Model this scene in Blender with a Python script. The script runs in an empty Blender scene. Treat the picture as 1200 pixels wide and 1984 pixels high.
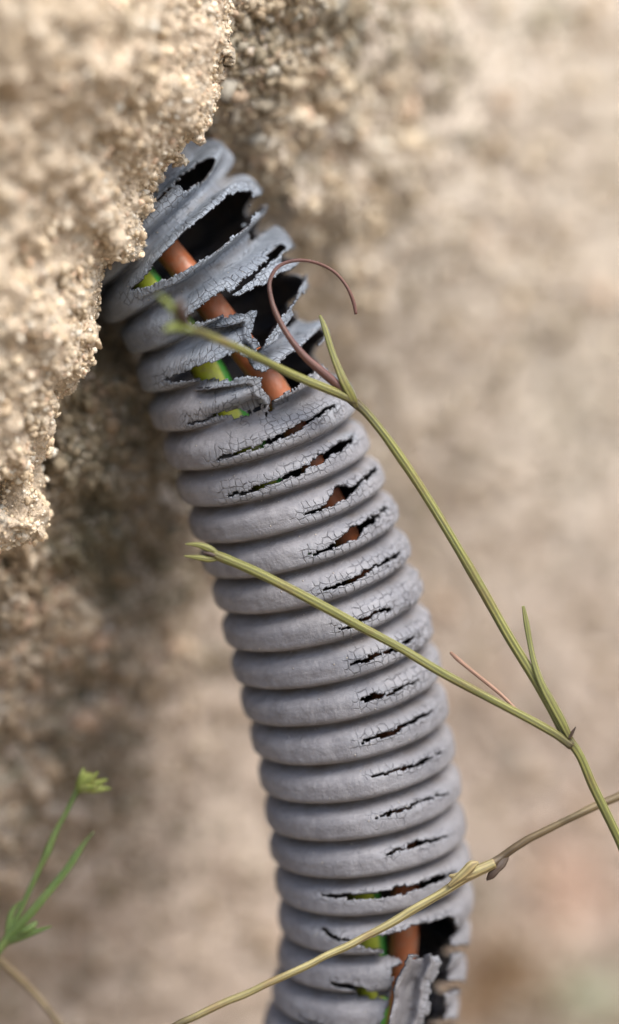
import bpy, bmesh, math, random
import numpy as np
from mathutils import Vector, noise as mnoise

random.seed(7)
RNG = np.random.default_rng(11)
scene = bpy.context.scene
# ------------------------------------------------------------------ camera, sky, sun, exposure
# one Blender unit is one centimetre: this is a close-up, 7.5 cm wide at the focus plane (Y = 0)
S = 160.0            # photograph pixels per unit at Y = 0
D = 40.0             # camera distance to Y = 0
cam_d = bpy.data.cameras.new('camera'); cam = bpy.data.objects.new('camera', cam_d)
scene.collection.objects.link(cam)
cam.location = (0, -D, 0); cam.rotation_euler = (math.radians(90), 0, 0)
cam_d.sensor_fit = 'VERTICAL'; cam_d.sensor_height = 36.0; cam_d.sensor_width = 24.0
cam_d.lens = 36.0 * D / (1984 / S)
cam_d.clip_start = 1.0; cam_d.clip_end = 5000
cam_d.dof.use_dof = True; cam_d.dof.focus_distance = D + 0.12
APERTURE = 2.5
cam_d.dof.aperture_fstop = cam_d.lens / 1000 / APERTURE
scene.camera = cam
scene.view_settings.view_transform = 'Standard'; scene.view_settings.look = 'None'
scene.view_settings.gamma = 1; scene.view_settings.exposure = 1.5
w = bpy.data.worlds.new('World'); scene.world = w; w.use_nodes = True
SUN_EL, SUN_AZ = math.radians(50), math.radians(42)   # azimuth: to the right of the camera's back
nt = w.node_tree; sky = nt.nodes.new('ShaderNodeTexSky'); sky.sky_type = 'NISHITA'; sky.sun_disc = False
sky.sun_elevation = SUN_EL; sky.sun_rotation = math.pi - SUN_AZ
sky.dust_density = 3.0
nt.links.new(sky.outputs[0], nt.nodes['Background'].inputs[0]); nt.nodes['Background'].inputs[1].default_value = 0.10
sd = bpy.data.lights.new('sun', 'SUN'); sd.energy = 1.5; sd.angle = math.radians(34); sd.color = (1, .93, .82)
sun = bpy.data.objects.new('sun', sd); scene.collection.objects.link(sun)
dv = Vector((math.sin(SUN_AZ) * math.cos(SUN_EL), -math.cos(SUN_AZ) * math.cos(SUN_EL), math.sin(SUN_EL)))
sun.rotation_euler = dv.to_track_quat('Z', 'Y').to_euler()

# ------------------------------------------------------------------ helpers
def at(px, py, Y=0.0):
    k = (1 + Y / D) / S
    return np.array([(px - 600) * k, Y, (992 - py) * k])
def to_px(P):
    k = S / (1 + P[:, 1] / D)
    return P[:, 0] * k + 600, 992 - P[:, 2] * k
def hash3(ix, iy, iz, seed=0):
    h = (ix.astype(np.int64) * 374761393 + iy.astype(np.int64) * 668265263 + iz.astype(np.int64) * 2147483647 + seed * 974634777) & 0xFFFFFFFF
    h = ((h ^ (h >> 13)) * 1274126177) & 0xFFFFFFFF
    h = ((h ^ (h >> 16)) * 2246822519) & 0xFFFFFFFF
    return ((h ^ (h >> 15)) & 0xFFFFFF) / float(0xFFFFFF)
def vnoise(P, freq, seed=0):
    q = P * freq + 100.0
    i = np.floor(q); f = q - i; f = f * f * f * (f * (f * 6 - 15) + 10); i = i.astype(np.int64)
    r = 0
    for a in (0, 1):
        for b in (0, 1):
            for c in (0, 1):
                wgt = (f[:, 0] if a else 1 - f[:, 0]) * (f[:, 1] if b else 1 - f[:, 1]) * (f[:, 2] if c else 1 - f[:, 2])
                r = r + wgt * hash3(i[:, 0] + a, i[:, 1] + b, i[:, 2] + c, seed)
    return r * 2 - 1
def fbm(P, freq, octs=4, seed=0, gain=.5):
    r = 0; a = 1
    for o in range(octs):
        r = r + a * vnoise(P, freq * 2.03 ** o, seed + o * 17); a *= gain
    return r
def worley(P, freq, seed=0):
    q = P * freq + 50.0; i = np.floor(q).astype(np.int64); best = np.full(len(P), 9.0)
    for a in (-1, 0, 1):
        for b in (-1, 0, 1):
            for c in (-1, 0, 1):
                x, y, z = i[:, 0] + a, i[:, 1] + b, i[:, 2] + c
                d = (x + hash3(x, y, z, seed) - q[:, 0]) ** 2 + (y + hash3(x, y, z, seed + 5) - q[:, 1]) ** 2 + (z + hash3(x, y, z, seed + 9) - q[:, 2]) ** 2
                best = np.minimum(best, d)
    return np.sqrt(best)
def smooth(a, b, x):
    t = np.clip((x - a) / (b - a), 0, 1); return t * t * (3 - 2 * t)
def in_poly(x, y, poly):
    ins = np.zeros(len(x), bool); n = len(poly)
    for i in range(n):
        x0, y0 = poly[i]; x1, y1 = poly[(i + 1) % n]
        if y0 == y1: continue
        c = ((y0 > y) != (y1 > y)) & (x < (x1 - x0) * (y - y0) / (y1 - y0) + x0)
        ins ^= c
    return ins
def seg_dist(x, y, pts):
    """distance to a polyline and position along it (index + fraction)"""
    best = np.full(len(x), 1e9); par = np.zeros(len(x))
    for i in range(len(pts) - 1):
        x0, y0 = pts[i][:2]; x1, y1 = pts[i + 1][:2]; dx, dy = x1 - x0, y1 - y0
        t = np.clip(((x - x0) * dx + (y - y0) * dy) / (dx * dx + dy * dy), 0, 1)
        d = np.hypot(x - x0 - t * dx, y - y0 - t * dy); m = d < best
        best[m] = d[m]; par[m] = (i + t)[m]
    return best, par
def crom(xs, ys, x):
    """smooth interpolation of ys (n, k) over xs"""
    xs = np.asarray(xs, float); ys = np.asarray(ys, float)
    if ys.ndim == 1: ys = ys[:, None]
    m = np.gradient(ys, xs, axis=0)
    i = np.clip(np.searchsorted(xs, x) - 1, 0, len(xs) - 2); h = (xs[i + 1] - xs[i])[:, None]
    t = ((x - xs[i])[:, None]) / h
    return ((2*t**3-3*t**2+1)*ys[i] + (t**3-2*t**2+t)*h*m[i] + (-2*t**3+3*t**2)*ys[i+1] + (t**3-t**2)*h*m[i+1])
def mesh_obj(name, V, F, mat, parent=None, smooth_shade=True, attrs=None):
    """F: (n,4) or (n,3) int array"""
    V = np.asarray(V, np.float32); F = np.asarray(F, np.int32)
    me = bpy.data.meshes.new(name); k = F.shape[1]
    me.vertices.add(len(V)); me.vertices.foreach_set('co', V.ravel())
    me.loops.add(F.size); me.loops.foreach_set('vertex_index', F.ravel())
    me.polygons.add(len(F)); me.polygons.foreach_set('loop_start', np.arange(0, F.size, k, dtype=np.int32))
    me.update(calc_edges=True)
    if smooth_shade: me.polygons.foreach_set('use_smooth', np.ones(len(F), bool))
    for an, (typ, dat) in (attrs or {}).items():
        a = me.attributes.new(an, typ, 'POINT')
        a.data.foreach_set('color' if 'COLOR' in typ else ('vector' if 'VECTOR' in typ else 'value'), np.asarray(dat, np.float32).ravel())
    me.materials.append(mat)
    o = bpy.data.objects.new(name, me); scene.collection.objects.link(o)
    if parent: o.parent = parent; o.matrix_parent_inverse = parent.matrix_basis.inverted()
    return o
def thing(name, label, cat, loc=(0, 0, 0), group=None):
    o = bpy.data.objects.new(name, None); o.empty_display_size = .3; scene.collection.objects.link(o); o.location = loc
    tag(o, label, cat, group); return o
def tag(o, label, cat, group=None):
    o['label'] = label; o['category'] = cat
    if group: o['group'] = group

# ------------------------------------------------------------------ materials
class NT:
    def __init__(s, name):
        s.m = bpy.data.materials.new(name); s.m.use_nodes = True; s.t = s.m.node_tree
        s.b = s.t.nodes['Principled BSDF']
    def n(s, typ, **kw):
        nd = s.t.nodes.new(typ)
        for k, v in kw.items():
            if k == 'ins':
                for kk, vv in v.items(): s.put(nd.inputs[kk], vv)
            else: setattr(nd, k, v)
        return nd
    def put(s, sock, v):
        if isinstance(v, bpy.types.NodeSocket): s.t.links.new(v, sock)
        else: sock.default_value = v
    def attr(s, name): return s.n('ShaderNodeAttribute', attribute_name=name)
    def obj(s): return s.n('ShaderNodeTexCoord').outputs['Object']
    def noise(s, vec, scale, detail=4, rough=.55):
        return s.n('ShaderNodeTexNoise', ins={'Vector': vec, 'Scale': scale, 'Detail': detail, 'Roughness': rough}).outputs['Fac']
    def ramp(s, fac, stops):
        r = s.n('ShaderNodeValToRGB'); s.put(r.inputs[0], fac); e = r.color_ramp.elements
        while len(e) < len(stops): e.new(.5)
        for i, (p, c) in enumerate(stops):
            e[i].position = p; e[i].color = (c[0], c[1], c[2], 1) if not isinstance(c, (int, float)) else (c, c, c, 1)
        return r.outputs['Color']
    def math(s, op, a, b=0.0, clamp=False):
        m = s.n('ShaderNodeMath', operation=op, use_clamp=clamp); s.put(m.inputs[0], a); s.put(m.inputs[1], b); return m.outputs[0]
    def mix(s, fac, a, b, mode='MIX'):
        m = s.n('ShaderNodeMix', data_type='RGBA', blend_type=mode)
        s.put(m.inputs[0], fac); s.put(m.inputs[6], a); s.put(m.inputs[7], b); return m.outputs[2]
    def bump(s, h, dist, strength=1.0, nrm=None):
        b = s.n('ShaderNodeBump', ins={'Height': h, 'Distance': dist, 'Strength': strength})
        if nrm is not None: s.put(b.inputs['Normal'], nrm)
        return b.outputs[0]
def c4(*c): return (c[0], c[1], c[2], 1)

def stone_material(name, stained, light, mid, dark, moss, moss_lo, moss_hi, big=0.5):
    a = NT(name); v = a.obj()
    n1 = a.noise(v, big, 5, .6); n2 = a.noise(v, 6.0, 4, .7)
    col = a.ramp(n2, [(.30, dark), (.5, mid), (.68, light)])
    col2 = a.ramp(n1, [(.35, (.88, .855, .85)), (.62, (1.0, 1.0, 1.0))])
    col = a.mix(1.0, col, col2, 'MULTIPLY')
    mz = a.noise(v, .33, 4, .6); mm = a.ramp(mz, [(moss_lo, 0.0), (moss_hi, 1.0)])
    m2 = a.ramp(a.noise(v, 3.1, 3, .6), [(.40, 0.0), (.58, 1.0)])
    col = a.mix(a.math('MULTIPLY', mm, m2), col, c4(*moss))
    if stained:
        mo = a.attr('moss').outputs['Fac']
        m3 = a.ramp(a.math('ADD', a.noise(v, 2.3, 4, .65), a.math('MULTIPLY', mo, .35)), [(.60, 0.0), (.78, 1.0)])
        col = a.mix(a.math('MULTIPLY', m3, .85), col, c4(*moss))
        col = a.mix(1.0, col, a.attr('stain').outputs['Color'], 'MULTIPLY')  # carries the stains and the lower wall's painted shade
    vor = a.n('ShaderNodeTexVoronoi', ins={'Vector': v, 'Scale': 9.0}); cell = vor.outputs['Color']
    sep = a.n('ShaderNodeSeparateColor', ins={0: cell})
    wh = a.ramp(sep.outputs[0], [(.86, 0.0), (.90, 1.0)])
    col = a.mix(a.math('MULTIPLY', wh, .6), col, c4(.62, .58, .50))
    fine = a.noise(v, 34.0, 3, .7)
    col = a.mix(.8, col, a.ramp(fine, [(.3, .6), (.7, 1.25)]), 'MULTIPLY')
    a.put(a.b.inputs['Base Color'], col); a.b.inputs['Roughness'].default_value = .85
    a.b.inputs['Specular IOR Level'].default_value = .25
    vb = a.n('ShaderNodeTexVoronoi', ins={'Vector': v, 'Scale': 14.0})
    h = a.math('ADD', a.math('MULTIPLY', vb.outputs['Distance'], -.7), fine)
    a.put(a.b.inputs['Normal'], a.bump(h, .05, 1.0))
    return a.m
def grain_material(name):
    a = NT(name); v = a.obj(); t = a.attr('tint').outputs['Color']
    f = a.noise(v, 40.0, 3, .7)
    col = a.mix(.7, t, a.ramp(f, [(.3, .65), (.7, 1.2)]), 'MULTIPLY')
    a.put(a.b.inputs['Base Color'], col); a.b.inputs['Roughness'].default_value = .55
    a.b.inputs['Specular IOR Level'].default_value = .4
    a.b.inputs['Subsurface Weight'].default_value = 0.0
    a.put(a.b.inputs['Normal'], a.bump(f, .02, .8))
    return a.m
M_ROCK = stone_material('sandstone', False, (.86, .76, .62), (.74, .63, .49), (.42, .34, .24), (.16, .14, .07), .60, .75, .45)
M_WALL = stone_material('old_wall_stone', True, (.80, .735, .645), (.72, .65, .565), (.55, .495, .42), (.17, .165, .10), .62, .80, .35)
M_GRAIN = grain_material('quartz_grains')

def conduit_material():
    a = NT('weathered_grey_plastic'); uv = a.attr('sheet').outputs['Vector']; v = a.obj()
    craze = a.attr('craze').outputs['Fac']
    # sheet coordinates are centimetres on the unrolled wall: x round the pipe, y along it
    n = a.noise(v, 1.3, 4, .6)
    col = a.ramp(n, [(.3, (.135, .136, .155)), (.7, (.182, .181, .20))])
    streak = a.n('ShaderNodeMapping', ins={'Vector': uv, 'Scale': (1.2, 14.0, 1.0)}).outputs[0]
    col = a.mix(.5, col, a.ramp(a.noise(streak, 1.6, 4, .7), [(.35, .80), (.65, 1.15)]), 'MULTIPLY')
    # bleached, chalky crests and chafed edges
    cre = a.attr('crest').outputs['Fac']
    pat = a.ramp(a.noise(v, 5.0, 4, .65), [(.42, 0.0), (.62, 1.0)])
    col = a.mix(a.math('MULTIPLY', a.math('MULTIPLY', cre, pat), .28), col, c4(.29, .295, .32))
    col = a.mix(a.math('MULTIPLY', craze, .58), col, c4(.29, .315, .365))
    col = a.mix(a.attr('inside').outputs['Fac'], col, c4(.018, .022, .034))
    # dirt lodged in the grooves, pale scuffs round the ribs
    dirt = a.math('MULTIPLY', a.math('SUBTRACT', 1.0, cre), a.ramp(a.noise(v, 3.4, 5, .7), [(.42, 0.0), (.62, 1.0)]))
    col = a.mix(a.math('MULTIPLY', dirt, .5), col, c4(.09, .07, .055))
    sc1 = a.n('ShaderNodeMapping', ins={'Vector': uv, 'Scale': (1.6, 22.0, 1.0)}).outputs[0]
    scuff = a.math('MULTIPLY', a.ramp(a.noise(sc1, 1.3, 5, .75), [(.56, 0.0), (.70, 1.0)]), cre)
    col = a.mix(a.math('MULTIPLY', scuff, .35), col, c4(.33, .33, .35))
    pale = a.ramp(a.noise(v, 18.0, 4, .75), [(.55, 0.0), (.75, 1.0)])
    col = a.mix(a.math('MULTIPLY', pale, .35), col, c4(.29, .285, .29))
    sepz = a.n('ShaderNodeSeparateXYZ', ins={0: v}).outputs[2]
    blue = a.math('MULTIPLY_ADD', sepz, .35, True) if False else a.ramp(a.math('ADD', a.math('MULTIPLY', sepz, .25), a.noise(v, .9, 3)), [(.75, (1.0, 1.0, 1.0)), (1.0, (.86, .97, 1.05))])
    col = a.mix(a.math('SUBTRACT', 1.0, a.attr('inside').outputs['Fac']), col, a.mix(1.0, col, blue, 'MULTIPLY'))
    # grit specks
    vs = a.n('ShaderNodeTexVoronoi', ins={'Vector': v, 'Scale': 9.0, 'Randomness': 1.0})
    sp = a.ramp(vs.outputs['Distance'], [(.05, 1.0), (.12, 0.0)])
    sc = a.n('ShaderNodeSeparateColor', ins={0: vs.outputs['Color']}).outputs[1]
    sp = a.math('MULTIPLY', sp, a.ramp(sc, [(.62, 0.0), (.66, 1.0)]))
    col = a.mix(a.math('MULTIPLY', sp, .7), col, c4(.55, .50, .42))
    # crazing: two sizes of cell, broken up by noise
    wn = a.n('ShaderNodeTexNoise', ins={'Vector': uv, 'Scale': 9.0, 'Detail': 2.0})
    wv = a.n('ShaderNodeVectorMath', operation='MULTIPLY_ADD'); a.put(wv.inputs[0], wn.outputs['Color']); wv.inputs[1].default_value = (.07, .07, 0); a.put(wv.inputs[2], uv)
    mp = a.n('ShaderNodeMapping', ins={'Vector': wv.outputs[0], 'Scale': (1.0, 1.0, 1.0)}).outputs[0]
    L = []
    for sc_, wd in ((10.5, .030), (19.0, .040)):
        e = a.n('ShaderNodeTexVoronoi', feature='DISTANCE_TO_EDGE', voronoi_dimensions='2D', distance='EUCLIDEAN', ins={'Vector': mp, 'Scale': sc_, 'Randomness': .55})
        L.append(a.ramp(e.outputs['Distance'], [(wd * .9, 1.0), (wd * 2.9, 0.0)]))
    gate1 = a.ramp(a.math('ADD', craze, a.math('MULTIPLY', a.math('SUBTRACT', a.noise(uv, 5.0, 3), .5), 1.0)), [(.22, 0.0), (.42, 1.0)])
    gate2 = a.ramp(a.math('ADD', craze, a.math('MULTIPLY', a.math('SUBTRACT', a.noise(uv, 7.0, 3), .5), 1.2)), [(.62, 0.0), (.85, 1.0)])
    ln = a.math('MAXIMUM', a.math('MULTIPLY', L[0], gate1), a.math('MULTIPLY', a.math('MULTIPLY', L[1], gate2), .7))
    fade = a.ramp(a.noise(uv, 6.0, 3, .6), [(.36, .25), (.56, .95)])
    ln = a.math('MULTIPLY', ln, fade)
    col = a.mix(a.math('MULTIPLY', ln, .62), col, c4(.05, .05, .06))
    a.put(a.b.inputs['Base Color'], col)
    a.b.inputs['Roughness'].default_value = .58; a.b.inputs['Specular IOR Level'].default_value = .45
    fine = a.noise(v, 26.0, 4, .7); mid = a.noise(v, 7.0, 3, .6)
    h = a.math('ADD', a.math('MULTIPLY', fine, .010), a.math('MULTIPLY', mid, .03))
    h = a.math('SUBTRACT', h, a.math('MULTIPLY', ln, .035))
    h = a.math('ADD', h, a.math('MULTIPLY', sp, .03))
    a.put(a.b.inputs['Normal'], a.bump(h, 1.0, .8))
    return a.m
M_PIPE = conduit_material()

def wire_material(name, col, stripe=None):
    a = NT(name); v = a.obj(); n = a.noise(v, 3.0, 3)
    base = a.mix(n, c4(*[c * .85 for c in col]), c4(*[min(1, c * 1.1) for c in col]))
    if stripe:
        ang = a.attr('turn').outputs['Fac']
        base = a.mix(a.ramp(ang, [(.34, 0.0), (.37, 1.0)]), base, c4(*stripe))
    dirt = a.ramp(a.noise(v, 7.0, 5, .75), [(.45, 0.0), (.68, 1.0)])
    base = a.mix(a.math('MULTIPLY', dirt, .45), base, c4(.25, .2, .15))
    a.put(a.b.inputs['Base Color'], base); a.b.inputs['Roughness'].default_value = .38
    a.put(a.b.inputs['Normal'], a.bump(a.noise(v, 14.0, 3), .015, .5))
    return a.m
M_BROWN = wire_material('terracotta_insulation', (.40, .125, .05))
M_GRNYEL = wire_material('green_yellow_insulation', (.42, .50, .04), (.05, .30, .05))

def plant_material(name, c1, c2, edge, rough=.5):
    """streaks run along the stem; 'along' 0..1 goes base to tip, 'round' 0..1 round it"""
    a = NT(name); v = a.obj(); rd = a.attr('round').outputs['Fac']; al = a.attr('along').outputs['Fac']
    cb = a.n('ShaderNodeCombineXYZ', ins={0: rd, 1: al}).outputs[0]
    st = a.n('ShaderNodeMapping', ins={'Vector': cb, 'Scale': (14.0, 3.0, 1.0)}).outputs[0]
    col = a.mix(a.ramp(a.noise(st, 1.0, 3, .6), [(.38, 0.0), (.62, 1.0)]), c4(*c1), c4(*c2))
    pat = a.ramp(a.noise(v, 1.7, 4, .65), [(.52, 0.0), (.68, 1.0)])
    col = a.mix(a.math('MULTIPLY', pat, .6), col, c4(*edge))
    spk = a.ramp(a.noise(v, 16.0, 4, .75), [(.60, 0.0), (.70, 1.0)])
    col = a.mix(a.math('MULTIPLY', spk, .5), col, c4(.12, .07, .04))
    ridge = a.ramp(a.math('PINGPONG', a.math('MULTIPLY', rd, 6.0), .5), [(.10, 1.15), (.42, .72)])
    col = a.mix(1.0, col, ridge, 'MULTIPLY')
    col = a.mix(a.attr('stain').outputs['Fac'], col, c4(.035, .018, .014))
    a.put(a.b.inputs['Base Color'], col); a.b.inputs['Roughness'].default_value = rough
    a.b.inputs['Subsurface Weight'].default_value = .15; a.b.inputs['Subsurface Radius'].default_value = (.1, .1, .04)
    a.b.inputs['Subsurface Scale'].default_value = .3
    a.put(a.b.inputs['Normal'], a.bump(a.noise(st, 2.0, 4), .02, .5))
    return a.m
M_STEM = plant_material('olive_stem', (.22, .215, .062), (.085, .10, .025), (.15, .10, .04))
M_TENDRIL = plant_material('purple_tendril', (.085, .032, .035), (.14, .065, .045), (.06, .025, .03))
M_TENDRIL2 = plant_material('tendril_base', (.22, .20, .08), (.15, .12, .05), (.13, .06, .05))
M_PINK = plant_material('pink_stalk', (.27, .15, .105), (.32, .20, .14), (.18, .11, .07))
M_DRY = plant_material('straw_stem', (.36, .32, .15), (.20, .175, .075), (.24, .15, .08))
M_DRYBR = plant_material('withered_brown', (.12, .085, .045), (.20, .155, .08), (.05, .035, .02))
M_GREEN = plant_material('fresh_green', (.105, .16, .04), (.055, .10, .025), (.13, .14, .04))
M_BUD = plant_material('lime_bud', (.19, .22, .045), (.10, .15, .025), (.30, .28, .12))

# ------------------------------------------------------------------ ground far below
def make_ground():
    n = 90; t = np.linspace(-1, 1, n); g = np.sign(t) * (np.abs(t) ** 3) * 1500
    X, Yy = np.meshgrid(g, g, indexing='ij'); P = np.stack([X.ravel(), Yy.ravel(), np.zeros(n * n)], 1)
    P[:, 2] = -26 + fbm(P, .12, 3, 3) * .5
    i, j = np.meshgrid(np.arange(n - 1), np.arange(n - 1), indexing='ij'); a = (i * n + j).ravel()
    a_ = NT('soil'); v = a_.obj()
    a_.put(a_.b.inputs['Base Color'], a_.ramp(a_.noise(v, .6, 6, .65), [(.3, (.16, .12, .08)), (.7, (.34, .27, .19))])); a_.b.inputs['Roughness'].default_value = .95
    a_.put(a_.b.inputs['Normal'], a_.bump(a_.noise(v, 2.5, 5), .4, .8))
    o = mesh_obj('ground', P, np.stack([a, a + n, a + n + 1, a + 1], 1), a_.m); o['kind'] = 'structure'
make_ground()

# ------------------------------------------------------------------ grains
def ico(sub):
    bm = bmesh.new(); bmesh.ops.create_icosphere(bm, subdivisions=sub, radius=1)
    V = np.array([v.co[:] for v in bm.verts]); F = np.array([[v.index for v in f.verts] for f in bm.faces]); bm.free(); return V, F
PAL = np.array([(.64,.54,.40),(.56,.45,.32),(.68,.60,.48),(.46,.37,.26),(.62,.47,.35),(.72,.66,.56),(.52,.44,.33),(.34,.27,.19),(.62,.59,.52),(.70,.67,.60)])
PALW = np.array([.2,.16,.15,.1,.1,.08,.1,.05,.04,.02])
def grains(name, P, N, size, sub, mat, parent, tone=1.0, darken=None, stain=None):
    if sub == 2:
        big = (size > .034) & (RNG.random(len(P)) < .6); dd = np.ones(len(P)) if darken is None else darken
        grains(name, P[~big], N[~big], size[~big], 1, mat, parent, tone, dd[~big], None if stain is None else stain[~big])
        P, N, size, darken = P[big], N[big], size[big], dd[big]; stain = None if stain is None else stain[big]; name = name.replace('grains', 'gravel')
    V, F = ico(sub); n = len(P); k = len(V)
    q = RNG.normal(size=(n, 4)); q /= np.linalg.norm(q, axis=1)[:, None]
    w_, x, y, z = q.T
    R = np.stack([1-2*(y*y+z*z), 2*(x*y-z*w_), 2*(x*z+y*w_), 2*(x*y+z*w_), 1-2*(x*x+z*z), 2*(y*z-x*w_), 2*(x*z-y*w_), 2*(y*z+x*w_), 1-2*(x*x+y*y)], 1).reshape(n, 3, 3)
    sc = RNG.uniform(.45, 1.3, (n, 1, 3))
    bump = np.stack([1 + .55 * vnoise(V * 1.0 + 7.7 * s, 1.6, s) for s in range(12)])     # 12 lump shapes
    pick = RNG.integers(0, 12, n)
    G = V[None] * bump[pick][:, :, None] * sc * size[:, None, None]
    G = np.einsum('nij,nkj->nki', R, G) + (P + N * size[:, None] * .35)[:, None, :]
    FF = (F[None] + (np.arange(n) * k)[:, None, None]).reshape(-1, 3)
    col = PAL[RNG.choice(len(PAL), n, p=PALW / PALW.sum())] * RNG.uniform(.78, 1.2, (n, 1)) * tone * 1.12
    if stain is not None: col = col * stain
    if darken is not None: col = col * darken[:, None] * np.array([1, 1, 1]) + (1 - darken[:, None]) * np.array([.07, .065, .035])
    C = np.ones((n, k, 4)); C[:, :, :3] = col[:, None]
    o = mesh_obj(name, G.reshape(-1, 3), FF, mat, parent, False, {'tint': ('FLOAT_COLOR', C.reshape(-1, 4))})
    o['kind'] = 'stuff'; return o
def sample_surface(V, F, n, keep=None):
    T = F if F.shape[1] == 3 else np.concatenate([F[:, :3], F[:, [0, 2, 3]]])
    A, B, C = V[T[:, 0]], V[T[:, 1]], V[T[:, 2]]; N = np.cross(B - A, C - A); ar = np.linalg.norm(N, axis=1)
    N = N / np.maximum(ar, 1e-12)[:, None]
    wgt = ar.copy()
    if keep is not None: wgt = wgt * keep((A + B + C) / 3, N)
    t = RNG.choice(len(T), n, p=wgt / wgt.sum()); u = RNG.random(n); v = RNG.random(n); f = u + v > 1; u[f] = 1 - u[f]; v[f] = 1 - v[f]
    return A[t] + (B[t] - A[t]) * u[:, None] + (C[t] - A[t]) * v[:, None], N[t]

# ------------------------------------------------------------------ old wall behind everything
def wall_depth(px, py):
    gx = [-400, 0, 250, 420, 520, 800, 1200, 1700]
    gy = [-400, 0, 200, 400, 600, 800, 1000, 1350, 1984, 2500]
    G = np.array([[2.6, 2.2, 1.6,  .8, 1.2, 4.0, 6.5, 8.5],
                  [2.6, 2.2, 1.4,  .12, .42, 4.0, 6.5, 8.5],
                  [3.0, 2.8, 2.0, .75, 1.35, 4.2, 6.8, 8.8],
                  [3.2, 3.4, 3.2, 2.8, 3.0, 4.8, 7.2, 9.0],
                  [2.4, 2.6, 3.0, 4.0, 4.4, 5.6, 7.6, 9.3],
                  [1.3, 1.4, 1.8, 3.6, 5.0, 6.3, 8.0, 9.5],
                  [1.3, 1.4, 2.3, 4.4, 5.7, 7.0, 8.3, 9.8],
                  [1.7, 2.2, 3.9, 6.0, 6.7, 7.8, 8.8, 10.2],
                  [4.6, 5.4, 6.6, 7.4, 7.8, 8.8, 9.6, 10.8],
                  [6.0, 6.8, 7.8, 8.4, 8.8, 9.6, 10.4, 11.4]])
    rows = crom(gx, G.T, np.clip(px, gx[0], gx[-1]))            # (n, 10)
    gy = np.array(gy, float); y = np.clip(py, gy[0], gy[-1]); i = np.clip(np.searchsorted(gy, y) - 1, 0, len(gy) - 2)
    h = gy[i + 1] - gy[i]; t = (y - gy[i]) / h; n = np.arange(len(px)); m = np.gradient(rows, gy, axis=1)
    d = (2*t**3-3*t**2+1)*rows[n, i] + (t**3-2*t**2+t)*h*m[n, i] + (-2*t**3+3*t**2)*rows[n, i + 1] + (t**3-t**2)*h*m[n, i + 1]
    d = d + 1.6 * smooth(3.5, 8, d)
    return d + np.maximum(0, px - 1700) * .0012 - np.maximum(0, -400 - px) * .001
def stain_and_shade_at(px, py):
    """mineral staining of the stone, by place, and painted shade over the lower wall"""
    g = lambda x, y, rx, ry: np.exp(-((px - x) / rx) ** 2 - ((py - y) / ry) ** 2)
    low_shade = smooth(500, 1500, py)[:, None]; st = 1 - low_shade * np.array([.16, .20, .19])  # shade of the lower wall painted in: greyer and darker downwards
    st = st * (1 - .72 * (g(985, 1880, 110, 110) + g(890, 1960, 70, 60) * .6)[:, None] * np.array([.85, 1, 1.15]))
    st = st * (1 - .25 * (g(310, 1650, 60, 90) + g(180, 1900, 90, 60))[:, None])
    st = st * (1 + g(1110, 1720, 75, 90)[:, None] * np.array([.22, .02, -.06])) * (1 - g(1150, 1930, 90, 60)[:, None] * np.array([.30, .12, .25]))
    return np.clip(st, 0, 1.3)
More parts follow.
